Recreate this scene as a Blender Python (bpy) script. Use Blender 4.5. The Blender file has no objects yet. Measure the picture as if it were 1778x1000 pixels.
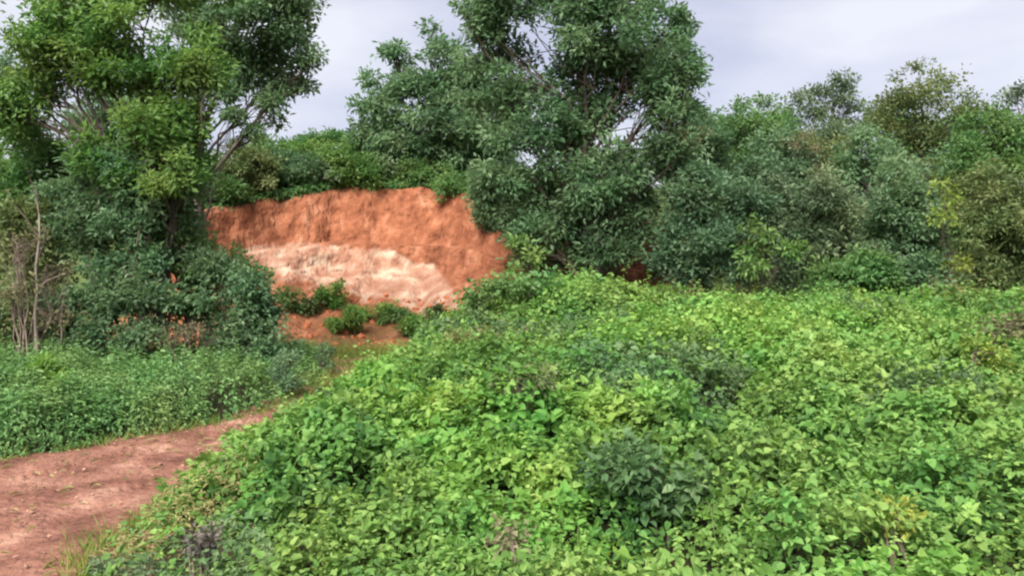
import bpy, math, random
import numpy as np
from mathutils import Vector, Matrix

SC = bpy.context.scene
COL = SC.collection
rng = np.random.default_rng(7)
random.seed(7)

# ------------------------------------------------------------------ camera
F, CX, CY, HZ, EYE = 1400.0, 889.0, 500.0, 470.0, 1.7
PITCH = math.atan((CY - HZ) / F)
cam_d = bpy.data.cameras.new('camera')
cam_d.sensor_width = 36.0
cam_d.lens = 36.0 * F / 1778.0
cam_d.clip_end = 3000.0
cam_d.clip_start = 0.05
cam = bpy.data.objects.new('camera', cam_d)
cam.location = (0, 0, EYE)
cam.rotation_euler = (math.radians(90) - PITCH, 0, 0)
COL.objects.link(cam)
SC.camera = cam

# ------------------------------------------------------------------ sky and sun
SUN_EL, SUN_AZ = math.radians(46), math.radians(200)   # azimuth clockwise from +Y: behind the camera, to the left
wd = bpy.data.worlds.new('World')
SC.world = wd
wd.use_nodes = True
nt = wd.node_tree
nt.nodes.clear()
wo = nt.nodes.new('ShaderNodeOutputWorld')
bg = nt.nodes.new('ShaderNodeBackground')
sky = nt.nodes.new('ShaderNodeTexSky')
sky.sky_type = 'NISHITA'
sky.sun_disc = False
sky.sun_elevation = SUN_EL
sky.sun_rotation = SUN_AZ
sky.air_density = 1.0
sky.dust_density = 2.0
tc = nt.nodes.new('ShaderNodeTexCoord')
mp = nt.nodes.new('ShaderNodeMapping')
mp.inputs['Scale'].default_value = (1.0, 1.0, 2.6)
mp.inputs['Location'].default_value = (0.35, 0.2, 0.0)
nz = nt.nodes.new('ShaderNodeTexNoise')
nz.inputs['Scale'].default_value = 2.3
nz.inputs['Detail'].default_value = 5.0
nz.inputs['Roughness'].default_value = 0.5
cr = nt.nodes.new('ShaderNodeValToRGB')          # the cloud deck: lavender grey to near white
cr.color_ramp.elements[0].position = 0.40
cr.color_ramp.elements[0].color = (3.05, 3.12, 3.9, 1)
cr.color_ramp.elements[1].position = 0.60
cr.color_ramp.elements[1].color = (4.5, 4.5, 4.85, 1)
mx = nt.nodes.new('ShaderNodeMixRGB')
mx.inputs['Fac'].default_value = 0.86
nt.links.new(tc.outputs['Generated'], mp.inputs['Vector'])
nt.links.new(mp.outputs['Vector'], nz.inputs['Vector'])
nt.links.new(nz.outputs['Fac'], cr.inputs['Fac'])
nt.links.new(sky.outputs['Color'], mx.inputs['Color1'])
nt.links.new(cr.outputs['Color'], mx.inputs['Color2'])
nt.links.new(mx.outputs['Color'], bg.inputs['Color'])
bg.inputs['Strength'].default_value = 0.05
nt.links.new(bg.outputs['Background'], wo.inputs['Surface'])

sun_d = bpy.data.lights.new('sun', 'SUN')
sun_d.energy = 2.6
sun_d.angle = math.radians(38)
sun_d.color = (1.0, 0.95, 0.86)
sun = bpy.data.objects.new('sun', sun_d)
sdir = Vector((math.sin(SUN_AZ) * math.cos(SUN_EL), math.cos(SUN_AZ) * math.cos(SUN_EL), math.sin(SUN_EL)))
sun.rotation_euler = sdir.to_track_quat('Z', 'Y').to_euler()
sun.location = (0, -10, 30)
COL.objects.link(sun)

vs = SC.view_settings
vs.view_transform = 'Standard'
vs.look = 'None'
vs.gamma = 1.0
vs.use_curve_mapping = False
vs.exposure = 2.05
SC.render.engine = 'CYCLES'
SC.cycles.filter_width = 2.3
SC.cycles.max_bounces = 7
SC.cycles.diffuse_bounces = 4
SC.cycles.transmission_bounces = 5


# ------------------------------------------------------------------ small maths
def at(px, py, Y):
    """Point at world depth Y on the ray through photo pixel (px, py)."""
    a, b = (px - CX) / F, (CY - py) / F
    fy = math.cos(PITCH) + b * math.sin(PITCH)
    fz = -math.sin(PITCH) + b * math.cos(PITCH)
    k = Y / fy
    return np.array((a * k, Y, EYE + fz * k))


def to_px(P):
    d = np.asarray(P, float) - np.array((0, 0, EYE))
    cz = d[..., 1] * math.cos(PITCH) - d[..., 2] * math.sin(PITCH)
    cy = d[..., 1] * math.sin(PITCH) + d[..., 2] * math.cos(PITCH)
    return CX + F * d[..., 0] / cz, CY - F * cy / cz, cz


def _hash(ix, iy, iz):
    h = (ix * 374761393 + iy * 668265263 + iz * 2147483647) & 0xFFFFFFFF
    h = ((h ^ (h >> 13)) * 1274126177) & 0xFFFFFFFF
    h = h ^ (h >> 16)
    return (h & 0xFFFFFF) / float(0xFFFFFF) * 2 - 1


def vnoise(x, y, z=0.0):
    x, y, z = np.broadcast_arrays(np.asarray(x, float), np.asarray(y, float), np.asarray(z, float))
    ix, iy, iz = (np.floor(v).astype(np.int64) for v in (x, y, z))
    fx, fy, fz = x - ix, y - iy, z - iz
    fx, fy, fz = (v * v * (3 - 2 * v) for v in (fx, fy, fz))
    r = 0
    for dx in (0, 1):
        for dy in (0, 1):
            for dz in (0, 1):
                w = (fx if dx else 1 - fx) * (fy if dy else 1 - fy) * (fz if dz else 1 - fz)
                r = r + w * _hash(ix + dx, iy + dy, iz + dz)
    return r


def fbm(x, y, z=0.0, o=4):
    r, a = 0, 1.0
    x, y, z = np.asarray(x, float), np.asarray(y, float), np.asarray(z, float)
    for i in range(o):
        r = r + a * vnoise(x + 17.3 * i, y - 9.1 * i, z + 3.7 * i)
        x, y, z, a = x * 2.03, y * 2.03, z * 2.03, a * 0.5
    return r / 1.9


def unit(v):
    return v / np.maximum(np.linalg.norm(v, axis=-1, keepdims=True), 1e-9)


def sstep(a, b, x):
    t = np.clip((x - a) / (b - a), 0, 1)
    return t * t * (3 - 2 * t)


# ------------------------------------------------------------------ mesh helpers
def link(name, data, mat=None, parent=None, loc=(0, 0, 0)):
    o = bpy.data.objects.new(name, data)
    COL.objects.link(o)
    o.location = loc
    if parent is not None:
        o.parent = parent
    if mat is not None and data is not None:
        data.materials.append(mat)
    return o


def tag(o, label=None, cat=None, group=None, kind=None):
    for k, v in (('label', label), ('category', cat), ('group', group), ('kind', kind)):
        if v:
            o[k] = v
    return o


def np_mesh(name, V, Fc, tint=None, smooth=False):
    """V (n,3); Fc (m,k) with one face size."""
    me = bpy.data.meshes.new(name)
    V = np.ascontiguousarray(V, np.float32)
    Fc = np.ascontiguousarray(Fc, np.int32)
    m, k = Fc.shape
    me.vertices.add(len(V))
    me.vertices.foreach_set('co', V.ravel())
    me.loops.add(m * k)
    me.loops.foreach_set('vertex_index', Fc.ravel())
    me.polygons.add(m)
    me.polygons.foreach_set('loop_start', np.arange(0, m * k, k, dtype=np.int32))
    me.polygons.foreach_set('use_smooth', np.full(m, smooth, bool))
    if tint is not None:
        at_ = me.attributes.new('tint', 'FLOAT', 'POINT')
        at_.data.foreach_set('value', np.ascontiguousarray(tint, np.float32))
    me.update(calc_edges=True)
    return me


LEAF = {   # template: points (along, across, up), triangles
    'kite': (np.array([(0, 0, 0), (.42, .5, .10), (1, 0, -.08), (.42, -.5, .10)]), [(0, 3, 2), (0, 2, 1)]),
    'oval': (np.array([(0, 0, 0), (.25, .42, .07), (.68, .38, .05), (1, 0, -.10), (.68, -.38, .05), (.25, -.42, .07)]),
             [(0, 3, 2), (0, 2, 1), (0, 5, 4), (0, 4, 3)]),
    'heart': (np.array([(0, 0, 0), (-.10, .25, .05), (.18, .50, .09), (.60, .34, .04), (1, 0, -.14), (.60, -.34, .04),
                        (.18, -.50, .09), (-.10, -.25, .05)]),
              [(0, 4, 3), (0, 3, 2), (0, 2, 1), (0, 7, 6), (0, 6, 5), (0, 5, 4)]),
    'lobed': (np.array([(0, 0, 0), (-.05, .30, .04), (.35, .62, .05), (.42, .22, .03), (1, 0, -.14), (.42, -.22, .03),
                        (.35, -.62, .05), (-.05, -.30, .04)]),
              [(0, 4, 3), (0, 3, 2), (0, 2, 1), (0, 7, 6), (0, 6, 5), (0, 5, 4)]),
    'blade': (np.array([(0, .5, 0), (0, -.5, 0), (.55, .38, .05), (.55, -.38, .05), (1, 0, -.12)]),
              [(0, 1, 3), (0, 3, 2), (2, 3, 4)]),
}


def leaves(P, D, N, L, W, tint, shape):
    """Arrays of leaf bases, axes, normals, lengths, widths -> verts, tris, tints."""
    T, tri = LEAF[shape]
    tri = np.array(tri)
    D = unit(D)
    B = unit(np.cross(N, D))
    U = np.cross(D, B)
    n, k = len(P), len(T)
    V = (P[:, None, :] + D[:, None, :] * (T[None, :, 0:1] * L[:, None, None])
         + B[:, None, :] * (T[None, :, 1:2] * W[:, None, None])
         + U[:, None, :] * (T[None, :, 2:3] * L[:, None, None]))
    Fc = tri[None] + (np.arange(n) * k)[:, None, None]
    return V.reshape(-1, 3), Fc.reshape(-1, 3), np.repeat(tint, k)


def tube(path, radii, sides=6):
    """One tapered limb -> verts, quads (closed by tapering)."""
    P = np.asarray(path, float)
    R = np.asarray(radii, float)
    T = unit(np.gradient(P, axis=0))
    ref = np.where(np.abs(T[:, 2:3]) > .9, np.array([[1., 0, 0]]), np.array([[0, 0, 1.]]))
    A = unit(np.cross(T, ref))
    B = np.cross(T, A)
    an = np.linspace(0, 2 * math.pi, sides, endpoint=False)
    V = P[:, None] + R[:, None, None] * (A[:, None] * np.cos(an)[None, :, None] + B[:, None] * np.sin(an)[None, :, None])
    q = []
    for i in range(len(P) - 1):
        for j in range(sides):
            q.append((i * sides + j, i * sides + (j + 1) % sides, (i + 1) * sides + (j + 1) % sides, (i + 1) * sides + j))
    return V.reshape(-1, 3), np.array(q)


def limb_mesh(name, limbs):
    Vs, Fs, n = [], [], 0
    for path, rad, s in limbs:
        v, f = tube(path, rad, s)
        Vs.append(v)
        Fs.append(f + n)
        n += len(v)
    return np_mesh(name, np.vstack(Vs), np.vstack(Fs), smooth=True)


def wander(a, b, n, amp, sag=0.0):
    t = np.linspace(0, 1, n)[:, None]
    p = np.asarray(a)[None] * (1 - t) + np.asarray(b)[None] * t
    w = np.sin(math.pi * t) * amp
    p = p + w * rng.normal(size=(n, 3)) * .5
    p[:, 2:3] += np.sin(math.pi * t) * sag
    p[0], p[-1] = a, b
    return p


# ------------------------------------------------------------------ materials
def mat_new(name):
    m = bpy.data.materials.new(name)
    m.use_nodes = True
    m.node_tree.nodes.clear()
    return m, m.node_tree.nodes, m.node_tree.links


def ramp(nd, stops):
    c = nd.new('ShaderNodeValToRGB')
    e = c.color_ramp.elements
    while len(e) < len(stops):
        e.new(0.5)
    for i, (p, col) in enumerate(stops):
        e[i].position = p
        e[i].color = (*col, 1)
    return c


def leaf_mat(name, a, b, c, gloss=.45, spec=.35, trans=.32, patch=.55, pscale=.5):
    """a, b, c: darkest, usual and palest leaf colours of the plant."""
    m, nd, ln = mat_new(name)
    out = nd.new('ShaderNodeOutputMaterial')
    att = nd.new('ShaderNodeAttribute')
    att.attribute_name = 'tint'
    geo = nd.new('ShaderNodeNewGeometry')
    n1 = nd.new('ShaderNodeTexNoise')
    n1.inputs['Scale'].default_value = pscale
    n1.inputs['Detail'].default_value = 3
    ln.new(geo.outputs['Position'], n1.inputs['Vector'])
    mr = nd.new('ShaderNodeMapRange')
    mr.inputs['From Min'].default_value = .3
    mr.inputs['From Max'].default_value = .7
    mr.inputs['To Min'].default_value = -patch * .5
    mr.inputs['To Max'].default_value = patch * .5
    ln.new(n1.outputs['Fac'], mr.inputs['Value'])
    ad = nd.new('ShaderNodeMath')
    ad.operation = 'ADD'
    ad.use_clamp = True
    ln.new(att.outputs['Fac'], ad.inputs[0])
    ln.new(mr.outputs['Result'], ad.inputs[1])
    r = ramp(nd, [(0.0, a), (.5, b), (1.0, c)])
    ln.new(ad.outputs[0], r.inputs['Fac'])
    n2 = nd.new('ShaderNodeTexNoise')
    n2.inputs['Scale'].default_value = 1.3
    n2.inputs['Detail'].default_value = 4
    ln.new(geo.outputs['Position'], n2.inputs['Vector'])
    hm = nd.new('ShaderNodeMapRange')
    hm.inputs['From Min'].default_value = .3
    hm.inputs['From Max'].default_value = .7
    hm.inputs['To Min'].default_value = .478
    hm.inputs['To Max'].default_value = .528
    ln.new(n2.outputs['Fac'], hm.inputs['Value'])
    h2 = nd.new('ShaderNodeHueSaturation')
    ln.new(hm.outputs['Result'], h2.inputs['Hue'])
    h2.inputs['Saturation'].default_value = .97
    ln.new(r.outputs['Color'], h2.inputs['Color'])
    r = h2
    p = nd.new('ShaderNodeBsdfPrincipled')
    p.inputs['Roughness'].default_value = gloss + .1
    p.inputs['Specular IOR Level'].default_value = spec * .75
    ln.new(r.outputs['Color'], p.inputs['Base Color'])
    tr = nd.new('ShaderNodeBsdfTranslucent')
    hs = nd.new('ShaderNodeHueSaturation')
    hs.inputs['Hue'].default_value = .485
    hs.inputs['Saturation'].default_value = 1.1
    hs.inputs['Value'].default_value = 1.25
    ln.new(r.outputs['Color'], hs.inputs['Color'])
    ln.new(hs.outputs['Color'], tr.inputs['Color'])
    ms = nd.new('ShaderNodeMixShader')
    ms.inputs['Fac'].default_value = trans
    ln.new(p.outputs[0], ms.inputs[1])
    ln.new(tr.outputs[0], ms.inputs[2])
    ln.new(ms.outputs[0], out.inputs['Surface'])
    return m


def rough_mat(name, stops, scale=4.0, detail=6, bump=.4, bscale=None, rough=.95, stretch=(1, 1, 1), dist=.03):
    m, nd, ln = mat_new(name)
    out = nd.new('ShaderNodeOutputMaterial')
    geo = nd.new('ShaderNodeNewGeometry')
    mp_ = nd.new('ShaderNodeMapping')
    mp_.inputs['Scale'].default_value = stretch
    ln.new(geo.outputs['Position'], mp_.inputs['Vector'])
    n1 = nd.new('ShaderNodeTexNoise')
    n1.inputs['Scale'].default_value = scale
    n1.inputs['Detail'].default_value = detail
    n1.inputs['Roughness'].default_value = .62
    ln.new(mp_.outputs[0], n1.inputs['Vector'])
    r = ramp(nd, stops)
    ln.new(n1.outputs['Fac'], r.inputs['Fac'])
    p = nd.new('ShaderNodeBsdfPrincipled')
    p.inputs['Roughness'].default_value = rough
    p.inputs['Specular IOR Level'].default_value = .15
    ln.new(r.outputs['Color'], p.inputs['Base Color'])
    n2 = nd.new('ShaderNodeTexNoise')
    n2.inputs['Scale'].default_value = bscale or scale * 6
    n2.inputs['Detail'].default_value = 5
    ln.new(mp_.outputs[0], n2.inputs['Vector'])
    bp = nd.new('ShaderNodeBump')
    bp.inputs['Strength'].default_value = bump
    bp.inputs['Distance'].default_value = dist
    ln.new(n2.outputs['Fac'], bp.inputs['Height'])
    ln.new(bp.outputs[0], p.inputs['Normal'])
    ln.new(p.outputs[0], out.inputs['Surface'])
    return m, nd, ln, r, p


M = {}
M['bark'] = rough_mat('bark', [(.3, (.035, .028, .022)), (.55, (.075, .06, .048)), (.75, (.13, .108, .09))], 5, bump=.8, stretch=(1, 1, .25))[0]
M['red_bark'] = rough_mat('red_bark', [(.3, (.08, .045, .03)), (.55, (.17, .09, .055)), (.75, (.28, .17, .11))], 5, bump=.8, stretch=(1, 1, .25))[0]
M['pale_bark'] = rough_mat('pale_bark', [(.3, (.09, .075, .06)), (.6, (.18, .15, .125)), (.8, (.27, .23, .20))], 5, bump=.6, stretch=(1, 1, .25))[0]
M['twig'] = rough_mat('twig', [(.3, (.10, .075, .06)), (.6, (.20, .155, .13)), (.8, (.30, .24, .21))], 9, bump=.3)[0]
M['green_stem'] = rough_mat('green_stem', [(.3, (.05, .08, .025)), (.6, (.10, .13, .045)), (.8, (.16, .15, .07))], 9, bump=.2)[0]
M['litter'] = rough_mat('litter', [(.3, (.022, .020, .012)), (.5, (.034, .034, .016)), (.7, (.065, .048, .028))], 7, bump=.9, dist=.06)[0]  # dead litter, darkened so gaps between leaves read as shade
# foliage kinds
M['vine'] = leaf_mat('vine', (.046, .110, .026), (.122, .246, .048), (.240, .375, .095), .48, .38, .40, .65, .45)
M['vine_young'] = leaf_mat('vine_young', (.07, .17, .028), (.165, .320, .054), (.29, .43, .11), .48, .38, .42, .6, .8)
M['vine_dull'] = leaf_mat('vine_dull', (.048, .100, .038), (.092, .170, .060), (.17, .255, .105), .45, .45, .40, .6, .8)
M['herb'] = leaf_mat('herb', (.060, .130, .040), (.120, .240, .070), (.21, .345, .115), .45, .40, .40, .6, .7)
M['dark_tree'] = leaf_mat('dark_tree', (.054, .110, .050), (.112, .205, .092), (.19, .295, .15), .46, .5, .48, .55, .6)
M['blue_tree'] = leaf_mat('blue_tree', (.054, .112, .056), (.110, .198, .098), (.185, .28, .15), .46, .5, .48, .6, .6)
M['grey_tree'] = leaf_mat('grey_tree', (.056, .096, .050), (.110, .168, .082), (.19, .25, .13), .46, .5, .46, .6, .6)
M['mid_tree'] = leaf_mat('mid_tree', (.050, .110, .032), (.100, .205, .058), (.18, .30, .10), .46, .45, .46, .55, .6)
M['bright_tree'] = leaf_mat('bright_tree', (.050, .115, .026), (.105, .205, .046), (.19, .305, .085), .46, .42, .46, .55, .7)
M['olive_tree'] = leaf_mat('olive_tree', (.066, .098, .032), (.130, .178, .062), (.21, .25, .10), .46, .4, .44, .55, .7)
M['yellow_tree'] = leaf_mat('yellow_tree', (.09, .14, .024), (.175, .245, .04), (.30, .35, .07), .45, .35, .42, .5, .9)
M['brown_leaf'] = leaf_mat('brown_leaf', (.080, .080, .040), (.145, .138, .070), (.22, .205, .115), .7, .2, .3, .4, 1.5)
M['grey_leaf'] = leaf_mat('grey_leaf', (.05, .045, .040), (.10, .09, .08), (.17, .15, .13), .7, .2, .2, .4, 1.5)
M['straw'] = leaf_mat('straw', (.14, .14, .045), (.24, .22, .085), (.38, .33, .16), .6, .25, .3, .5, 1.5)

# ------------------------------------------------------------------ terrain functions
EY = np.array([0, 2, 3, 4, 5.5, 6.5, 8, 9, 10, 12, 13, 14, 16, 18])
EX = np.array([-1.9, -1.95, -2.12, -2.28, -2.38, -2.25, -2.05, -1.88, -1.78, -1.5, -.8, 0.0, 1.2, 2.0])


def edge_x(Y):
    return np.interp(Y, EY, EX) + .12 * vnoise(np.asarray(Y) * 1.7, 4.2) + .06 * vnoise(np.asarray(Y) * 5.1, 8.2)


HOLLOWS = []   # (x, y, radius, depth)


def mound(X, Y, bumps=True):
    """Height of the vine cover above the ground (0 outside its footprint)."""
    X, Y = np.asarray(X, float), np.asarray(Y, float)
    d = X - edge_x(Y)
    base = np.interp(Y, [0, 3, 5, 7, 9, 12, 14, 17, 20], [.42, .52, .70, .90, 1.04, 1.22, 1.18, .9, .4])
    base = base - .10 * sstep(1.2, 3.5, X) * sstep(8, 12, Y) * sstep(11, 7, X)
    base = base + .34 * np.exp(-((X - .2) / 1.1) ** 2 - ((Y - 12.0) / 1.6) ** 2)
    e = 1 - np.exp(-np.clip(d, 0, None) / .62)
    h = base * e
    if bumps:
        b1 = np.abs(vnoise(X * .75 + 3, Y * .75)) * .36
        b2 = np.abs(vnoise(X * 1.9, Y * 1.9 + 5)) * .26
        b3 = np.abs(vnoise(X * 4.3 + 9, Y * 4.3)) * .17
        b4 = np.abs(vnoise(X * 8.3 + 2, Y * 8.3)) * .08
        amp = .6 + .4 * sstep(3, 8, Y)
        h = h + (b1 + b2 + b3 + b4 - .30) * e * amp
    for hx, hy, r, dp in HOLLOWS:
        h = h - dp * np.exp(-((X - hx) ** 2 + (Y - hy) ** 2) / r ** 2)
    return np.where(d > 0, np.maximum(h, .03), 0.0)


def hit_mound(px, py):
    for Y in np.arange(2.6, 18, .03):
        p = at(px, py, Y)
        if p[2] < mound(p[0], p[1]) + .02:
            return p
    return at(px, py, 12)


PE = np.array([0, 2, 4, 5.5, 6.9, 8.1, 9.0, 9.5, 10.8, 12.9, 15, 18, 20])    # far-left verge of the path
PXL = np.array([-8.6, -7.8, -6.6, -5.7, -4.65, -3.75, -3.2, -2.9, -2.85, -2.8, -3.4, -5.0, -6.0])


def verge_x(Y):
    return np.interp(Y, PE, PXL) + .10 * vnoise(np.asarray(Y) * 2.1, 1.2) + .05 * vnoise(np.asarray(Y) * 6.3, 2.2)


def weeds_h(X, Y):
    """Height of the herb layer left of the path."""
    X, Y = np.asarray(X, float), np.asarray(Y, float)
    d = verge_x(Y) - X
    base = np.interp(Y, [0, 6, 8, 10, 13, 17], [.55, .58, .52, .36, .26, .16])
    e = 1 - np.exp(-np.clip(d, 0, None) / .28)
    b = np.abs(vnoise(X * 1.1, Y * 1.1 + 7)) * .34 + np.abs(vnoise(X * 2.9, Y * 2.9)) * .26 - .17
    return np.where(d > 0, np.maximum(base * e + b * e, .03), 0.0)


# bank: plan line of the crest and its height, by world x
BX = np.array([-60, -30, -16, -11, -8.9, -7.6, -5.6, -4.2, -2.6, -1.2, -.2, 1.5, 4, 10, 30, 60])
BY = np.array([30, 27, 23.5, 22.6, 23.2, 25.2, 26.6, 26.8, 26.6, 25.2, 23.6, 24.0, 24.6, 26, 30, 36])
BZ = np.array([2.2, 2.6, 3.0, 3.2, 3.35, 3.95, 4.45, 4.35, 4.35, 4.05, 3.3, 3.2, 3.1, 3.0, 2.6, 2.2])


def crest(x):
    x = np.asarray(x, float)
    return (np.interp(x, BX, BY) + .25 * fbm(x * .9, 3.1, o=3), np.interp(x, BX, BZ) + .12 + .09 * fbm(x * .8, 7.7, o=3))


# ------------------------------------------------------------------ ground
gm, nd, ln, r_, p_ = rough_mat('ground', [(.32, (.115, .060, .036)), (.48, (.17, .10, .055)), (.56, (.10, .115, .04)), (.72, (.13, .16, .05))], 1.2, bump=.6, dist=.05)
xs = np.concatenate([np.linspace(-900, -40, 14)[:-1], np.linspace(-40, 40, 121), np.linspace(40, 900, 14)[1:]])
ys = np.concatenate([np.linspace(-300, -4, 8)[:-1], np.linspace(-4, 34, 90), np.linspace(34, 1500, 18)[1:]])
GX, GY = np.meshgrid(xs, ys)
GZ = np.where((np.abs(GX) < 40) & (GY < 34) & (GY > -4), .05 * fbm(GX * .6, GY * .6, o=3), 0) - .03
GZ -= .22 * sstep(14, 20, GY) * (GY < 60)


def grid_faces(nu, nv):
    i = np.arange(nu * nv).reshape(nv, nu)
    return np.stack([i[:-1, :-1], i[:-1, 1:], i[1:, 1:], i[1:, :-1]], -1).reshape(-1, 4)


g = link('ground', np_mesh('ground', np.stack([GX, GY, GZ], -1).reshape(-1, 3), grid_faces(len(xs), len(ys)), smooth=True), gm)
tag(g, 'flat reddish brown ground with patchy green cover under the plants', kind='structure')

# path of trodden red earth
pm, nd, ln, r_, p_ = rough_mat('red_earth', [(.32, (.085, .036, .025)), (.45, (.165, .074, .053)), (.56, (.235, .115, .083)), (.68, (.36, .21, .155))], 2.0, 11, bump=1.0, bscale=18, dist=.05, stretch=(1, .8, 1))
nu, nv = 70, 220
Yv = np.linspace(-3, 19.5, nv)
U = np.linspace(0, 1, nu)
xl = verge_x(Yv) - .35
xr = np.maximum(edge_x(Yv) + np.interp(Yv, [0, 9, 12, 14, 20], [.8, .6, 0, -1.6, -5.0]), xl + 1.0)
PX_ = xl[:, None] * (1 - U) + xr[:, None] * U
PY_ = np.repeat(Yv[:, None], nu, 1)
PZ_ = .045 + .05 * fbm(PX_ * .6, PY_ * .6, o=3) + .022 * fbm(PX_ * 3, PY_ * 3, o=4) - .05 * np.exp(-((U[None] - .35) / .07) ** 2) - .05 * np.exp(-((U[None] - .7) / .07) ** 2) - .02 * np.abs(vnoise(PX_ * 5, PY_ * 4))
PZ_ -= .22 * sstep(14, 20, PY_)
PZ_[:, 0] -= .12
PZ_[:, -1] -= .12
o = link('dirt_path', np_mesh('dirt_path', np.stack([PX_, PY_, PZ_], -1).reshape(-1, 3), grid_faces(nu, nv), smooth=True), pm)
tag(o, 'reddish trodden earth path curving in from the lower left corner', kind='structure')


# ------------------------------------------------------------------ cut earth bank
bm_, nd, ln, r_, p_ = rough_mat('earth_bank', [(.30, (.10, .034, .018)), (.43, (.20, .072, .037)), (.56, (.275, .105, .056)), (.70, (.38, .185, .112))], 2.1, 10, bump=1.0, bscale=7, dist=.14, stretch=(1, 1, .55))
att = nd.new('ShaderNodeAttribute')
att.attribute_name = 'pale'
n3 = nd.new('ShaderNodeTexNoise')
n3.inputs['Scale'].default_value = 2.2
n3.inputs['Detail'].default_value = 6
g3 = nd.new('ShaderNodeNewGeometry')
ln.new(g3.outputs['Position'], n3.inputs['Vector'])
pr = ramp(nd, [(.38, (.30, .150, .100)), (.52, (.375, .220, .155)), (.66, (.48, .36, .27))])
ln.new(n3.outputs['Fac'], pr.inputs['Fac'])
mixc = nd.new('ShaderNodeMixRGB')
ln.new(att.outputs['Fac'], mixc.inputs['Fac'])
ln.new(r_.outputs['Color'], mixc.inputs['Color1'])
ln.new(pr.outputs['Color'], mixc.inputs['Color2'])
att2 = nd.new('ShaderNodeAttribute')
att2.attribute_name = 'turf'
mixt = nd.new('ShaderNodeMixRGB')
mixt.inputs['Color2'].default_value = (.075, .105, .035, 1)
ln.new(att2.outputs['Fac'], mixt.inputs['Fac'])
ln.new(mixc.outputs['Color'], mixt.inputs['Color1'])
ln.new(mixt.outputs['Color'], p_.inputs['Base Color'])

bxs = np.concatenate([np.linspace(-60, -14, 40)[:-1], np.linspace(-14, 8, 320), np.linspace(8, 60, 40)[1:]])
# profile: (fraction of the crest height, distance in front of the crest line)
PF = np.array([-.10, -.02, .05, .14, .24, .33, .36, .42, .50, .56, .58, .66, .75, .85, .93, .98, 1.0])
PD = np.array([7.2, 6.2, 5.2, 4.2, 3.3, 2.6, 2.2, 1.95, 1.75, 1.55, .95, .78, .58, .38, .20, .06, -.25])
tt = np.linspace(0, 1, 110)
kk = np.linspace(0, 1, len(PF))
pf, pd = np.interp(tt, kk, PF), np.interp(tt, kk, PD)
cyv, czv = crest(bxs)
BXg = np.repeat(bxs[None], len(tt), 0)
BZg = pf[:, None] * czv[None]
BYg = cyv[None] - pd[:, None] * (.35 + .65 * np.clip((czv[None] - 2.8) / 1.4, 0, 1))
face = sstep(0, .12, tt)[:, None] * sstep(1.0, .97, tt)[:, None]
rill = .42 * fbm(BXg * .8, BZg * .35, o=4) + .20 * fbm(BXg * 2.6, BZg * .7 + 4, o=4) + .10 * fbm(BXg * 6, BZg * 5, o=3)
gul = np.abs(vnoise(BXg * 1.5 + .9 * vnoise(BXg * .7, BZg * 1.1), BZg * .35)) * .26 + np.abs(vnoise(BXg * 3.7, BZg * .5 + 2)) * .16
chip = np.floor(3 * (fbm(BXg * 1.9, BZg * 2.6, 5.0, o=3) + 1)) / 3 * .16
BYg = BYg + (rill * .75 - gul * .45 + .1 + chip * .8) * face
BZg = BZg + (.14 * fbm(BXg * 1.1, BYg * 1.1, o=4) + .06 * fbm(BXg * 4, BYg * 4, o=3)) * face
# plateau behind the crest
back = np.array([.3, .8, 1.5, 3, 6, 12, 25, 50, 90, 110])
lift = np.array([.03, .12, .40, 1.0, 1.7, 2.1, 2.3, 2.2, 1.5, -4])
BYb = cyv[None] + .25 + back[:, None]
BZb = czv[None] + lift[:, None] + .10 * fbm(BXg[:1] * .5, BYb * .5, o=2)
BX_a = np.vstack([BXg, np.repeat(bxs[None], len(back), 0)])
BY_a = np.vstack([BYg, BYb])
BZ_a = np.vstack([BZg, BZb])
me = np_mesh('earth_bank', np.stack([BX_a, BY_a, BZ_a], -1).reshape(-1, 3), grid_faces(len(bxs), len(tt) + len(back)), smooth=True)
# the pale clay seam: a band that dips to the right
ppx, ppy, _ = to_px(np.stack([BX_a, BY_a, BZ_a], -1))
jit = 14 * fbm(BX_a * 1.4, BZ_a * 1.4, BY_a, o=5) + 5 * vnoise(BX_a * 9, BZ_a * 9)
upb = np.interp(ppx, [345, 400, 430, 520, 610, 680, 705, 755, 785, 800], [452, 446, 430, 424, 426, 434, 452, 462, 500, 540])
lob = np.interp(ppx, [345, 410, 430, 520, 640, 700, 740, 775, 800], [448, 446, 466, 488, 512, 526, 552, 552, 540])
pale = sstep(-3, 3, (ppy + jit * .7) - upb) * sstep(6, -6, (ppy + jit * 1.6) - lob) * (.86 + .14 * sstep(-.3, .3, fbm(BX_a * 2.2, BZ_a * 3, 8.0, o=4)))
pale[len(tt):] = 0
a1 = me.attributes.new('pale', 'FLOAT', 'POINT')
a1.data.foreach_set('value', np.ascontiguousarray(pale.ravel(), np.float32))
turf = np.zeros_like(pale)
turf[len(tt):] = 1
turf[:len(tt)] = np.clip(sstep(.22, .0, tt)[:, None] * (.35 + 1.2 * fbm(BXg * .9, BYg * .9, o=3)), 0, 1)
turf[:len(tt)] = np.maximum(turf[:len(tt)], sstep(-9.2, -11, BXg))
turf[:len(tt)] = np.maximum(turf[:len(tt)], sstep(.2, 1.2, BXg) * (.35 + .65 * sstep(-.2, .3, fbm(BXg * .8, BZg, 2.0, o=3))) * (1 - .95 * np.exp(-((BXg - 3.8) / .7) ** 2)))
turf[:len(tt)] = np.maximum(turf[:len(tt)], sstep(6, 7.5, BXg))
a2 = me.attributes.new('turf', 'FLOAT', 'POINT')
a2.data.foreach_set('value', np.ascontiguousarray(turf.ravel(), np.float32))
o = link('earth_bank', me, bm_)
tag(o, 'cut bank of orange red earth with a pale clay seam', kind='structure')


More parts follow.
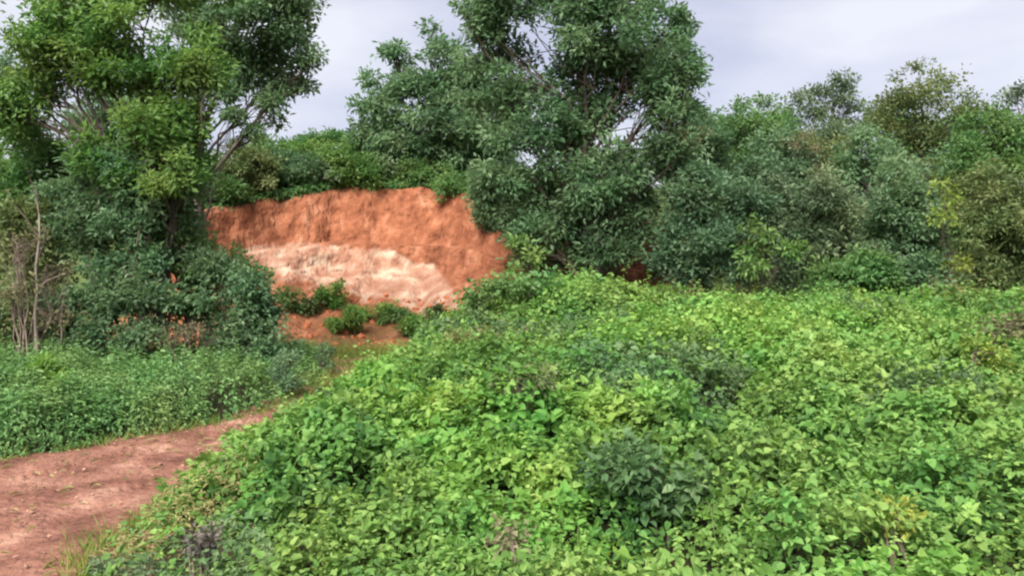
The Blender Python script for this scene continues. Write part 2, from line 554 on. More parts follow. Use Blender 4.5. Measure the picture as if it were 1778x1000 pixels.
def bank_hit(px, py):
    """First bank vertex row the pixel ray meets (nearest projected vertex on the face)."""
    d = (ppx[:len(tt)] - px) ** 2 + (ppy[:len(tt)] - py) ** 2
    i = np.unravel_index(np.argmin(d), d.shape)
    return np.array((BXg[i], BYg[i], BZg[i]))


# ------------------------------------------------------------------ plants
def crown_leaves(blobs, n_clump, per, size, shape, clump_r, droop=.15, aspect=.5, fill=.55):
    """blobs: list of (centre, radii). Leaf rosettes spread through the blobs' volume. Returns mesh arrays and clump centres."""
    vol = np.array([(r[0] * r[1] * r[2]) ** (2 / 3.) for _, r in blobs])
    cnt = np.maximum(1, np.round(n_clump * vol / vol.sum())).astype(int)
    C, own, ctint = [], [], []
    for bi, ((c, r), n) in enumerate(zip(blobs, cnt)):
        r = np.array(r)
        nt_ = int(np.clip(n / 6, 2, 16))          # boughs: each carries its own tuft of foliage
        bd = unit(rng.normal(size=(nt_, 3)))
        bo = c[None] + bd * r[None] * (rng.uniform(.35, 1.1, nt_) ** .7)[:, None]
        br = rng.uniform(.22, .55, nt_)
        far = rng.random(nt_) < .22                # a few boughs reach out of the mass
        bo = np.where(far[:, None], c[None] + bd * r[None] * rng.uniform(1.05, 1.4, (nt_, 1)), bo)
        br = np.where(far, br * .55, br)
        bt = rng.normal(size=nt_) * .15
        w = br ** 2 / (br ** 2).sum()
        which = rng.choice(nt_, n, p=w)
        d = unit(rng.normal(size=(n, 3)))
        rad = rng.random(n) ** fill
        C.append(bo[which] + d * rad[:, None] * (br[which])[:, None] * r[None] * np.array((1, 1, .85)))
        own += [bi] * n
        ctint.append(.5 + bt[which] + .10 * rng.normal(size=n))
    C = np.vstack(C)
    own = np.array(own)
    k = len(C)
    cr_ = clump_r * rng.uniform(.6, 1.35, k)
    m = per
    d = unit(rng.normal(size=(k, m, 3)))
    d[..., 2] = d[..., 2] * .75 + .12
    off = d * (cr_[:, None, None] * rng.random((k, m, 1)) ** .5)
    P = (C[:, None] + off).reshape(-1, 3)
    D = unit(d + rng.normal(size=d.shape) * .45 + np.array((0, 0, -droop))).reshape(-1, 3)
    N = unit(rng.normal(size=P.shape) * .55 + np.array((0, 0, .8)) + .35 * d.reshape(-1, 3))
    L = size * rng.uniform(.6, 1.3, len(P))
    ctint = np.clip(np.concatenate(ctint), 0, 1)
    tint = np.clip(np.repeat(ctint, m) + .16 * rng.normal(size=len(P)), 0, 1)
    return leaves(P, D, N, L, L * aspect * rng.uniform(.8, 1.2, len(P)), tint, shape), C, own


DENS = 1.95


def make_plant(name, label, cat, base, blobs_px, Y, leafm, barkm='bark', trunk_r=.12, n_clump=200, per=26, size=.16, shape='kite',
               clump_r=.32, stems=1, group=None, dz=.75, droop=.15, aspect=.5, fork=.45, via=None, twigs=True, fill=.55, crown='crown'):
    """base: world base. blobs_px: (px, py, rx, ry[, depth offset]) of crown masses at depth Y."""
    base = np.asarray(base, float)
    blobs = []
    for b in blobs_px:
        yo = b[4] if len(b) > 4 else rng.uniform(-.35, .35) * (b[2] + b[3]) / 2 / F * Y
        c = at(b[0], b[1], Y + yo) - base
        rx, rz = 1.16 * b[2] / F * Y, 1.16 * b[3] / F * Y
        blobs.append((c, (rx, dz * (rx + rz) / 2 + .05, rz)))
    n_clump, per, size, clump_r = int(n_clump * DENS), int(per * 1.15), size * .80, clump_r * 1.0
    shape = 'kite' if shape == 'oval' else shape
    (V, Fc, tn), C, own = crown_leaves(blobs, n_clump, per, size, shape, clump_r, droop, aspect, fill)
    root = link(name, None, loc=base)
    tag(root, label, cat, group)
    limbs = []
    cen = np.array([b[0] for b in blobs])
    mid = cen.mean(0)
    for s in range(stems):
        an = rng.uniform(0, 6.28)
        b0 = np.array((math.cos(an), math.sin(an), 0)) * (0 if stems == 1 else rng.uniform(.4, 1) * trunk_r * (2.5 + .6 * stems))
        b0[2] = -.12
        idx = np.arange(len(blobs)) if stems == 1 else np.arange(len(blobs))[s % len(blobs)::stems]
        if not len(idx):
            continue
        top = cen[idx].mean(0) * .35 + cen[idx[np.argmax(cen[idx, 2])]] * .65
        w = [np.array(at(*v)) - base for v in via] if via else []
        pts = [b0] + w + [top]
        path = [pts[0]]
        for a, b in zip(pts[:-1], pts[1:]):
            L_ = np.linalg.norm(b - a)
            path += list(wander(a, b, 6, .05 * L_))[1:]
        path = np.array(path)
        rad = trunk_r * (1 - .82 * np.linspace(0, 1, len(path)) ** .9)
        rad[0] *= 1.35
        limbs.append((path, rad, 9 if trunk_r > .05 else 5))
        for i in idx:
            # leave the trunk below the mass it carries
            zc = path[:, 2]
            j = int(np.argmin(np.abs(zc - (b0[2] + (cen[i, 2] - b0[2]) * rng.uniform(fork, fork + .3)))))
            j = min(j, len(path) - 2)
            L_ = np.linalg.norm(cen[i] - path[j])
            if L_ < .15:
                continue
            bp = wander(path[j], cen[i], 6, .12 * L_, .05 * L_)
            r0 = min(rad[j] * .6, .010 * L_ + .007)
            limbs.append((bp, r0 * (1 - .75 * np.linspace(0, 1, 6)), 6))
            if twigs:
                mine = C[own == i]
                for c in mine[:: max(1, len(mine) // 14)]:
                    k = rng.integers(2, 6)
                    limbs.append((wander(bp[k], c, 4, .1 * np.linalg.norm(c - bp[k])), r0 * .32 * np.array([1, .8, .6, .35]), 4))
    link('trunk' if stems == 1 else 'stems', limb_mesh(name + '_wood', limbs), M[barkm], root)
    link(crown, np_mesh(name + '_leaves', V, Fc, tn), M[leafm], root)
    return root


def gz(X, Y):
    return -.22 * float(sstep(14, 20, Y))


def ground_at(px, Y):
    x = (px - CX) / F * Y
    return (x, Y, gz(x, Y))


def plateau_at(px, Y):
    x = (px - CX) / F * Y
    cy, cz = crest(x)
    return (x, Y, float(cz) + float(np.interp(Y - cy - .25, back, lift)) - .05) if Y > cy else (x, Y, gz(x, Y))


TR = 'trees of the wood behind the vines'
# --- the tall central tree and its neighbour
make_plant('broad_tree', 'tallest dark green tree in the middle, reaching past the top of the picture', 'tree', ground_at(1050, 20.5),
           [(985, 50, 130, 80), (1100, 60, 75, 70), (866, 36, 46, 40), (1000, -70, 140, 80), (1090, 160, 95, 80), (960, 180, 95, 70),
            (1165, 140, 42, 60), (1160, 45, 28, 32), (1000, 280, 100, 70), (1105, 280, 85, 65), (905, 290, 65, 60), (955, 365, 65, 50),
            (1050, 385, 76, 46), (1120, 380, 46, 50), (1000, 425, 46, 30), (930, 415, 46, 36), (1060, 430, 40, 26), (860, 330, 40, 34), (1190, 205, 32, 40), (885, 180, 35, 26), (1205, 140, 12, 12), (1185, 30, 14, 14), (805, 20, 8, 14)],
           20.5, 'dark_tree', trunk_r=.24, n_clump=1080, per=28, size=.20, shape='oval', clump_r=.34, aspect=.46, fork=.3,
           via=[(1035, 470, 20.4), (1010, 350, 20.4)], dz=.8)
make_plant('broad_tree', 'dark round-crowned tree overhanging the right part of the orange bank', 'tree', plateau_at(800, 28.6),
           [(770, 130, 56, 42), (743, 70, 16, 16), (820, 150, 40, 40), (690, 112, 20, 22), (652, 152, 16, 18), (722, 185, 62, 48), (800, 205, 62, 62), (655, 235, 28, 42),
            (695, 258, 60, 38), (790, 275, 65, 38), (850, 235, 52, 60), (850, 300, 50, 35)],
           28.4, 'dark_tree', trunk_r=.17, n_clump=520, per=26, size=.25, shape='oval', clump_r=.36, aspect=.46, dz=.8)
# --- the wood on the right
wood = [
    ('mid green tree whose rounded top shows just right of the tallest tree', (1270, 27), [(1265, 222, 50, 34), (1305, 250, 55, 45), (1245, 265, 45, 45), (1282, 196, 12, 12), (1330, 186, 14, 14), (1290, 310, 60, 50)], 'mid_tree', 210),
    ('greyish tree with a loose airy top standing above the wood', (1445, 29), [(1452, 160, 44, 26), (1402, 195, 40, 30), (1492, 190, 38, 38), (1440, 230, 68, 38), (1370, 215, 26, 24), (1445, 290, 80, 50)], 'grey_tree', 200),
    ('tall olive green tree with a broad flat top on the right', (1610, 27), [(1595, 160, 55, 30), (1657, 175, 32, 42), (1560, 195, 36, 34), (1620, 225, 75, 48), (1600, 300, 85, 55)], 'olive_tree', 260),
    ('dark tree cut off by the right edge of the picture', (1785, 29), [(1772, 165, 28, 22), (1800, 190, 40, 45), (1770, 250, 45, 45), (1800, 320, 60, 60), (1880, 270, 70, 70), (1900, 370, 80, 70)], 'grey_tree', 250),
    ('fresh green tree below the skyline near the right edge', (1735, 25), [(1715, 235, 45, 36), (1765, 262, 42, 42), (1730, 300, 50, 42)], 'mid_tree', 190),
    ('blue-green small tree with a pale bluish top, right of the mid green one', (1340, 23), [(1345, 275, 40, 34), (1325, 325, 46, 40), (1370, 330, 40, 40), (1350, 380, 50, 40)], 'blue_tree', 200),
    ('blue-green bushy tree at the foot of the tallest tree, on its right', (1240, 20), [(1225, 318, 48, 34), (1265, 370, 60, 50), (1205, 400, 46, 46), (1240, 450, 70, 50), (1190, 340, 36, 36), (1185, 440, 28, 40)], 'blue_tree', 300),
    ('dull grey-green tree in the middle of the wood, above the vines', (1415, 20), [(1410, 345, 62, 44), (1395, 405, 66, 50), (1450, 440, 66, 50), (1400, 470, 60, 40)], 'grey_tree', 260),
    ('yellowish olive tree crown framed by darker trees in the wood', (1430, 24), [(1400, 268, 42, 24), (1448, 275, 48, 28), (1420, 305, 56, 34)], 'olive_tree', 150),
    ('dark green tree between the grey tree and the olive tree', (1505, 23), [(1505, 285, 50, 42), (1500, 350, 55, 50), (1520, 410, 50, 48)], 'dark_tree', 210),
    ('dark bushy tree at the foot of the broad olive tree', (1565, 21), [(1560, 340, 54, 46), (1580, 400, 56, 48), (1560, 455, 66, 44)], 'dark_tree', 230),
    ('dark olive tree filling the wood beside the right edge', (1730, 20), [(1715, 345, 56, 46), (1760, 390, 52, 54), (1720, 430, 62, 50), (1785, 450, 52, 52), (1690, 470, 40, 36), (1860, 420, 60, 60), (1940, 450, 60, 50)], 'olive_tree', 360),
    ('low dark green bush at the foot of the wood, right of the bright sapling', (1480, 18.8), [(1470, 470, 50, 26), (1510, 485, 40, 20), (1440, 490, 36, 16)], 'mid_tree', 90),
    ('low mid green bush before the wood, left of the yellow-green sapling', (1600, 18.8), [(1600, 478, 40, 22), (1570, 492, 34, 14), (1625, 490, 26, 16)], 'dark_tree', 80),
    ('mid green tree poking up between the blue-green top and the grey tree', (1375, 25.5), [(1365, 250, 34, 30), (1395, 300, 40, 36), (1340, 240, 20, 20), (1380, 350, 44, 40)], 'mid_tree', 130),
    ('green creeper-hung tree between the olive tree and the fresh green one', (1680, 23.5), [(1680, 290, 36, 36), (1665, 350, 36, 40), (1690, 400, 40, 36)], 'mid_tree', 130),
    ('slim dark tree filling the gap right of the tallest tree', (1215, 24), [(1210, 230, 34, 34), (1235, 275, 36, 36), (1190, 290, 34, 36), (1225, 205, 18, 16)], 'dark_tree', 130),
]
for label, (bx, by), bl, mt, n in wood:
    make_plant('wood_tree', label, 'tree', plateau_at(bx, by), bl, by - .3, mt, trunk_r=.11, n_clump=n, per=23, size=.165, clump_r=.30,
               shape='kite', aspect=.52, group=TR, fork=.35)
# deeper trees seen through the gaps
for label, bx, by, bl, mt in [
    ('shaded tree deep in the wood behind the blue-green tree', 1300, 31, [(1210, 260, 60, 60), (1310, 290, 70, 60), (1400, 280, 60, 50), (1250, 370, 70, 60), (1350, 400, 90, 60)], 'dark_tree'),
    ('shaded tree deep in the wood behind the broad olive tree', 1570, 31, [(1540, 240, 60, 50), (1660, 270, 70, 50), (1480, 330, 80, 60), (1600, 370, 90, 60), (1700, 380, 80, 60)], 'mid_tree'),
]:
    make_plant('wood_tree', label, 'tree', plateau_at(bx, by), bl, by, mt, trunk_r=.14, n_clump=330, per=26, size=.24, clump_r=.46, group=TR, aspect=.52)
make_plant('sapling', 'slender sapling with lit bright green leaves before the dark wood', 'sapling', ground_at(1325, 18.2),
           [(1322, 385, 26, 22), (1345, 425, 34, 26), (1305, 440, 26, 26), (1335, 470, 34, 24)], 18.2, 'bright_tree', trunk_r=.035, n_clump=22, per=13, size=.20, clump_r=.26, aspect=.45, droop=.4)
make_plant('sapling', 'thin yellow-green sapling standing before the olive part of the wood', 'sapling', ground_at(1645, 18.2),
           [(1640, 325, 18, 30), (1628, 385, 22, 34), (1655, 430, 24, 30), (1640, 480, 30, 26)], 18.2, 'yellow_tree', trunk_r=.035, n_clump=20, per=12, size=.17, clump_r=.24, aspect=.4, droop=.4)
make_plant('sapling', 'leafy young shoot rising from the vine top beside the bank', 'sapling', ground_at(905, 14.2),
           [(905, 425, 16, 20), (890, 455, 18, 18), (920, 460, 22, 18)], 14.2, 'bright_tree', trunk_r=.022, n_clump=12, per=12, size=.14, clump_r=.17, aspect=.5, droop=.3)
make_plant('dry_shrub', 'bare brownish dry branches between the tallest tree and the wood', 'shrub', ground_at(1180, 21.5),
           [(1165, 235, 34, 22), (1200, 250, 34, 22), (1150, 262, 26, 18)], 20.0, 'brown_leaf', 'twig', trunk_r=.04, n_clump=36, per=12, size=.11, clump_r=.28, stems=3)
make_plant('dry_shrub', 'dull brown dry patch of shrub on the wood top, left of the yellowish crown', 'shrub', ground_at(1390, 23),
           [(1385, 240, 34, 16), (1420, 248, 26, 12)], 22.6, 'brown_leaf', 'twig', trunk_r=.04, n_clump=22, per=12, size=.12, clump_r=.28, stems=2)

make_plant('dark_shrub', 'dark shrub under the tallest tree, left of its trunk', 'shrub', ground_at(960, 22.2),
           [(950, 425, 40, 30), (910, 410, 26, 34), (985, 455, 26, 20)], 22.0, 'dark_tree', 'twig', trunk_r=.04, n_clump=70, per=18, size=.16, clump_r=.25, stems=4, fork=.2)
make_plant('dark_shrub', 'shaded shrub behind the trunk of the tallest tree', 'shrub', ground_at(1065, 22.6),
           [(1060, 425, 34, 30), (1030, 400, 30, 24), (1150, 455, 22, 34)], 22.4, 'olive_tree', 'twig', trunk_r=.04, n_clump=50, per=18, size=.16, clump_r=.25, stems=4, fork=.2)

# --- the trees on the left
make_plant('left_tree', 'bright green tree with leaning reddish trunk, nearest on the left', 'tree', ground_at(262, 12.4),
           [(225, 50, 95, 55), (120, 105, 62, 46), (330, 105, 48, 42), (60, 50, 60, 50), (190, -50, 150, 60), (25, 190, 42, 50), (325, 195, 36, 40),
            (215, 130, 60, 26), (285, 240, 50, 34), (375, 120, 24, 20), (150, 60, 60, 40), (270, 150, 40, 30), (70, 160, 30, 24), (320, 262, 36, 24), (180, 285, 56, 30), (230, 320, 50, 30), (250, 215, 44, 30, -.7), (300, 290, 34, 34, -.6)],
           12.4, 'bright_tree', 'bark', trunk_r=.09, n_clump=860, per=22, size=.125, shape='oval', clump_r=.22, aspect=.48, fork=.42,
           via=[(300, 400, 12.4), (290, 270, 12.4)], dz=.8)
make_plant('left_tree', 'tall dark tree behind the bright one, its crown open to the sky', 'tree', ground_at(360, 17.0),
           [(430, 20, 80, 50), (470, 85, 58, 45), (503, 130, 36, 26), (400, 105, 42, 30), (335, 15, 45, 42), (540, 105, 12, 12), (430, 205, 22, 18),
            (470, 200, 16, 26), (512, 5, 22, 34), (440, -60, 110, 50), (365, 165, 30, 20), (460, 150, 36, 16), (350, 60, 24, 18)],
           17.0, 'dark_tree', trunk_r=.15, n_clump=560, per=24, size=.15, shape='oval', clump_r=.25, aspect=.46, fork=.5,
           via=[(345, 350, 17.0), (338, 200, 17.0)], dz=.8)
make_plant('left_tree', 'dark green tree at the left edge below the bright crown', 'tree', ground_at(60, 13.6),
           [(20, 260, 56, 46), (85, 300, 62, 44), (35, 350, 60, 46), (150, 330, 54, 40), (200, 280, 44, 34), (110, 255, 34, 26), (-40, 300, 50, 60), (250, 310, 50, 40), (290, 335, 36, 32), (130, 380, 50, 36), (60, 235, 40, 26), (160, 265, 44, 26), (235, 255, 40, 24)],
           13.6, 'mid_tree', 'pale_bark', trunk_r=.08, n_clump=380, per=22, size=.13, shape='oval', clump_r=.23, aspect=.5)
make_plant('left_tree', 'bluish thin-leaved tree glimpsed through the gaps of the left crowns', 'tree', ground_at(180, 20),
           [(165, 175, 34, 36), (215, 205, 34, 24), (150, 215, 30, 22), (245, 150, 24, 24), (205, 250, 50, 20), (20, 130, 24, 30), (275, 190, 22, 20)],
           20.0, 'blue_tree', trunk_r=.09, n_clump=150, per=20, size=.17, clump_r=.26, aspect=.45)
UN = 'understorey shrubs under the trees on the left'
und = [
    ('dense dull green shrub around the leaning reddish trunk', (230, 12.6), [(240, 300, 76, 46), (170, 335, 60, 46), (320, 300, 34, 44), (215, 360, 70, 50), (285, 390, 60, 60), (150, 410, 54, 50), (250, 460, 60, 46), (300, 330, 30, 34)], 'dark_tree', 440, .115),
    ('low leafy shrub under the dense dull green one', (190, 12.0), [(185, 500, 60, 44), (245, 540, 50, 42), (130, 555, 54, 40), (200, 590, 60, 26)], 'dark_tree', 170, .11),
    ('dark shrub between the leaning trunk and the round dark one', (330, 12.8), [(305, 430, 40, 48), (340, 500, 30, 46), (290, 380, 38, 40), (335, 470, 26, 40), (335, 545, 34, 30)], 'mid_tree', 180, .115),
    ('round dark green shrub beside the foot of the orange bank', (435, 12.4), [(415, 500, 32, 36), (440, 565, 44, 44), (395, 545, 34, 48), (370, 460, 24, 34), (430, 605, 50, 26)], 'dark_tree', 250, .105),
    ('lighter green leafy top above the round dark shrub', (415, 12.9), [(385, 455, 22, 24), (425, 482, 26, 16)], 'mid_tree', 36, .11),
    ('olive shrub at the left edge under the dark green tree', (20, 12.6), [(20, 420, 46, 44), (80, 395, 46, 40), (-10, 490, 50, 60), (60, 470, 50, 46), (100, 530, 40, 36), (10, 565, 50, 36), (60, 585, 50, 26)], 'olive_tree', 200, .115),
]
for label, (bx, by), bl, mt, n, sz in und:
    make_plant('understorey_shrub', label, 'shrub', ground_at(bx, by), bl, by, mt, 'twig', trunk_r=.035, n_clump=n, per=20, size=sz, shape='oval',
               clump_r=.19, stems=4, group=UN, aspect=.5, fork=.25)
make_plant('dry_shrub', 'tangle of bare brown stems at the left edge above the herbs', 'shrub', ground_at(60, 11.8),
           [(30, 430, 40, 40), (80, 460, 36, 36), (60, 530, 50, 40), (20, 510, 36, 40), (110, 520, 30, 40)], 11.8, 'brown_leaf', 'twig', trunk_r=.022, n_clump=60, per=7, size=.08, clump_r=.2, stems=14)
make_plant('dry_shrub', 'brown dry shrub under the trees, left of the round dark one', 'shrub', ground_at(320, 12.0),
           [(330, 560, 36, 40), (290, 590, 36, 26), (360, 590, 26, 30)], 12.0, 'brown_leaf', 'twig', trunk_r=.02, n_clump=36, per=8, size=.07, clump_r=.18, stems=9)
# thin bare poles of the coppice
for k, (label, b, t, Y, r) in enumerate([
    ('pale thin trunk rising from the herbs near the left edge', (72, 640), (62, 330), 11.6, .032),
    ('dark crooked trunk rising right behind the herbs under the trees on the left', (238, 650), (262, 330), 11.9, .07),
    ('thin grey trunk leaning beside the dark crooked one', (275, 650), (300, 400), 12.3, .035),
]):
    a, e = at(b[0], b[1], Y), at(t[0], t[1], Y + .4)
    a[2] = -.1
    base = np.array((a[0], a[1], 0.0))
    root = tag(link('bare_trunk', None, loc=base), label, 'trunk')
    p = wander(a - base, e - base, 9, .12)
    limbs = [(p, r * (1 - .6 * np.linspace(0, 1, 9)), 7)]
    link('stem', limb_mesh('bare_trunk', limbs), M['pale_bark' if k != 1 else 'bark'], root)
    for j in (4, 5, 6, 7):
        q = p[j] + np.array((rng.uniform(-.5, .5), rng.uniform(-.4, .4), rng.uniform(.3, .8)))
        link('branch', limb_mesh('bare_trunk_branch', [(wander(p[j], q, 5, .06), r * .4 * np.linspace(1, .3, 5), 5)]), M['twig'], root)

# --- shrubs along the crest of the bank
CR = 'shrubs along the crest of the bank'
cb = [
    ('crest shrub at the left end of the orange bank', 365, 315, 44, 26, .9, 'mid_tree'),
    ('dull shrub on the crest, second from the left end of the bank', 425, 292, 40, 26, 1.2, 'olive_tree'),
    ('dark overhanging crest shrub above the highest part of the bank', 505, 292, 48, 26, .9, 'dark_tree'),
    ('bright green crest shrub drooping over the middle of the bank', 598, 292, 48, 30, .5, 'bright_tree'),
    ('low rounded shrub topping the skyline behind the bank', 540, 245, 46, 18, 3.0, 'mid_tree'),
    ('yellow-green shrub behind the bright crest shrub', 560, 268, 60, 18, 2.2, 'bright_tree'),
    ('shrub behind the crest under the open sky, right of the left trees', 460, 262, 44, 18, 3.2, 'mid_tree'),
    ('dark crest shrub just right of the bright drooping one', 668, 290, 34, 26, .7, 'dark_tree'),
    ('mid green crest shrub under the round-crowned tree', 735, 300, 40, 20, .6, 'mid_tree'),
    ('crest shrub at the right shoulder of the bank', 810, 318, 44, 24, .6, 'mid_tree'),
    ('shrub hanging over the right end of the bank', 868, 352, 34, 30, .3, 'dark_tree'),
]
for label, px, py, rx, ry, dy, mt in cb:
    Y = 25.0
    for _ in range(5):
        x = (px - CX) / F * Y
        Y = float(crest(x)[0]) + dy
    c, cz = crest((px - CX) / F * Y)
    base = np.array(plateau_at(px, Y))
    b1 = [(px, py, rx, ry), (px - rx * .6, py + ry * .3, rx * .6, ry * .75), (px + rx * .6, py + ry * .35, rx * .6, ry * .7), (px + rx * .1, py + ry * .7, rx * .9, ry * .6)]
    make_plant('crest_shrub', label, 'shrub', base, b1, Y, mt, 'twig', trunk_r=.035, n_clump=int(26 + rx * ry / 14), per=22, size=.16, clump_r=.26, stems=3,
               group=CR, aspect=.5, fork=.2)
# low cover on the rise behind the crest
n = 26000
X = rng.uniform(-16, 2, n)
cy, cz = crest(X)
dy = .15 + 9 * rng.random(n) ** 1.4
hb = .35 * np.abs(vnoise(X * .9, dy * .9)) + .22 * np.abs(vnoise(X * 2.3, dy * 2.3))
P = np.stack([X, cy + .25 + dy, cz + np.interp(dy, back, lift) + hb * 1.4 * rng.random(n) ** .5], 1)
D = rng.normal(size=P.shape)
D[:, 2] = np.abs(D[:, 2]) * .3
n2 = 7000                                        # turf hanging over the lip
X2 = rng.uniform(-16, 2, n2)
c2, z2 = crest(X2)
hang = np.clip(fbm(X2 * .5, 5.5, o=2) + .5, .1, 1) * rng.random(n2) ** 1.5
P = np.vstack([P, np.stack([X2, c2 + .35 - hang * .55, z2 + .20 * rng.random(n2) - hang * .24], 1)])
D2 = rng.normal(size=(n2, 3)) * .5 + np.array((0, -.6, -.8))
D = np.vstack([D, D2])
n += n2
N = rng.normal(size=P.shape) * .6 + np.array((0, -.3, .8))
L = .19 * rng.uniform(.6, 1.3, n)
o = link('ground_cover', np_mesh('ground_cover', *leaves(P, D, N, L, L * .5, np.clip(.5 + .22 * rng.normal(size=n), 0, 1), 'kite')), M['mid_tree'])
tag(o, 'low green cover on the rise behind the crest of the bank', 'ground cover', kind='stuff')

# --- plants in the pit
for label, px, py, rx, ry, mt, n in [
    ('dense green bush growing on the lower slope of the orange bank', 578, 514, 24, 20, 'vine', 40),
    ('low green bush to the right of the dense one on the bank slope', 635, 540, 40, 18, 'vine', 44),
    ('small dull bush at the right foot of the bank', 725, 568, 34, 12, 'vine', 34),
    ('small bush on the slope under the pale knob', 690, 545, 30, 12, 'herb', 26),
    ('small bush at the left foot of the bank', 505, 520, 14, 22, 'mid_tree', 26),
    ('spreading bush below the low green one on the bank slope', 605, 562, 40, 14, 'vine', 40),
    ('sparse weed tuft on the orange slope left of the dense bush', 540, 535, 14, 10, 'olive_tree', 12),
    ('sparse dull tuft above the small dull bush at the foot', 765, 545, 20, 12, 'olive_tree', 22),
]:
    b = bank_hit(px, py + ry * .8)
    make_plant('slope_bush', label, 'bush', b, [(px, py, rx * .8, ry * .9), (px - rx * .5, py + ry * .3, rx * .5, ry * .6), (px + rx * .5, py + ry * .4, rx * .55, ry * .55)],
               b[1] - .1, mt, 'twig', trunk_r=.025, n_clump=n, per=20, size=.13, clump_r=.19, stems=3, group='bushes on the bank slope', aspect=.5, fork=.2)

# ------------------------------------------------------------------ the vine thicket
hp = hit_mound(1150, 885)
HOLLOWS.append((hp[0], hp[1], .30, .60))
hp2 = hit_mound(620, 830)
HOLLOWS.append((hp2[0], hp2[1], .16, .22))
hp3 = hit_mound(1450, 775)
HOLLOWS.append((hp3[0], hp3[1], .22, .28))

vine = tag(link('vine_thicket', None, loc=(2, 8, 0)), 'mass of bright green leafy vines heaped over the right foreground', 'vines')
VB = np.array((2.0, 8.0, 0.0))
# mat of dead leaves and stems, coloured dark for shade between the vines
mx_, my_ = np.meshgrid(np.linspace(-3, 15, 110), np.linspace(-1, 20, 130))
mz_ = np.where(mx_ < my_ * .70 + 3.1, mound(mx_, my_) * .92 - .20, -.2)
o = link('shade_litter_mat', np_mesh('shade_litter_mat', np.stack([mx_, my_, np.maximum(mz_, -.2)], -1).reshape(-1, 3) - VB, grid_faces(110, 130), smooth=True), M['litter'], vine)
o['kind'] = 'stuff'


def scatter(n, y0, y1, inside, hfun, dens=1.0):
    P = np.zeros((0, 2))
    while len(P) < n:
        u = rng.random((n * 2, 2))
        Y = y0 + (y1 - y0) * u[:, 1] ** dens
        X = -(Y * .70 + 1.2) + u[:, 0] * (Y * 1.40 + 4.0)
        w = rng.random(len(Y)) < (Y * 1.40 + 4.0) / (y1 * 1.40 + 4.0)
        q = np.stack([X, Y], 1)[w]
        q = q[inside(q[:, 0], q[:, 1])]
        P = np.vstack([P, q])
    return P[:n]


def carpet(P, hfun, lift, size, aspect, shape, up=.9, rnd=.55, droop=.25, tint=None):
    X, Y = P[:, 0], P[:, 1]
    e = .06
    h = hfun(X, Y)
    gx = (hfun(X + e, Y) - hfun(X - e, Y)) / (2 * e)
    gy = (hfun(X, Y + e) - hfun(X, Y - e)) / (2 * e)
    N = unit(np.stack([-gx, -gy, np.ones_like(gx)], 1))
    N = unit(N * .8 + np.array((0, 0, up * .5)) + rng.normal(size=N.shape) * rnd)
    D = rng.normal(size=N.shape)
    D[:, 2] *= .4
    D = D - N * (D * N).sum(1, keepdims=True)
    D = unit(unit(D) + np.stack([-gx, -gy, -np.abs(gx) - np.abs(gy)], 1) * .3 + np.array((0, 0, -droop)))
    L = size * rng.uniform(.6, 1.25, len(P))
    Q = np.stack([X, Y, h + lift], 1)
    t = np.clip(.5 + .2 * rng.normal(size=len(P)), 0, 1) if tint is None else tint
    return Q, D, N, L, L * aspect * rng.uniform(.85, 1.15, len(P)), t


def species(X, Y):
    """Which plant covers this spot: 0 usual vine, 1 young lime vine, 2 dull bluish plant, 3 yellowish dry."""
    a = fbm(X * .55 + 2, Y * .45, o=3)
    b = fbm(X * .7 - 8, Y * .6 + 3, o=3)
    s = np.zeros(len(X), int)
    s[a > .16] = 1
    s[b > .22] = 2
    s[(a < -.42)] = 3
    mixd = rng.random(len(X))
    s[mixd < .10] = 0
    s[mixd > .95] = 1
    return s


inm = lambda X, Y: X > edge_x(Y) - .02
mats_v = ['vine', 'vine_young', 'vine_dull', 'straw']
shp = ['heart', 'heart', 'lobed', 'kite']
acc = {k: [] for k in range(4)}
top_leaves = []
def inm_tuft(X, Y):
    ok = inm(X, Y) & (fbm(X * 2.6, Y * 2.6, o=2) > -.34 + .22 * rng.random(len(X)))
    for hx, hy, r, dp in HOLLOWS:
        ok &= ((X - hx) ** 2 + (Y - hy) ** 2 > (r * .9) ** 2) | (rng.random(len(X)) < .12)
    return ok


def inm_low(X, Y):
    ok = inm(X, Y)
    for hx, hy, r, dp in HOLLOWS:
        ok &= ((X - hx) ** 2 + (Y - hy) ** 2 > (r * .75) ** 2) | (rng.random(len(X)) < .3)
    return ok


def put(sp, Q, D, N, L, t, lift):
    for k in range(4):
        m_ = sp == k
        sc_ = [1, 1, .95, .8][k]
        acc[k].append((Q[m_], D[m_], N[m_], L[m_] * sc_, (L * [.84, .84, .68, .30][k] * rng.uniform(.85, 1.15, len(L)))[m_] * sc_, t[m_], lift[m_]))


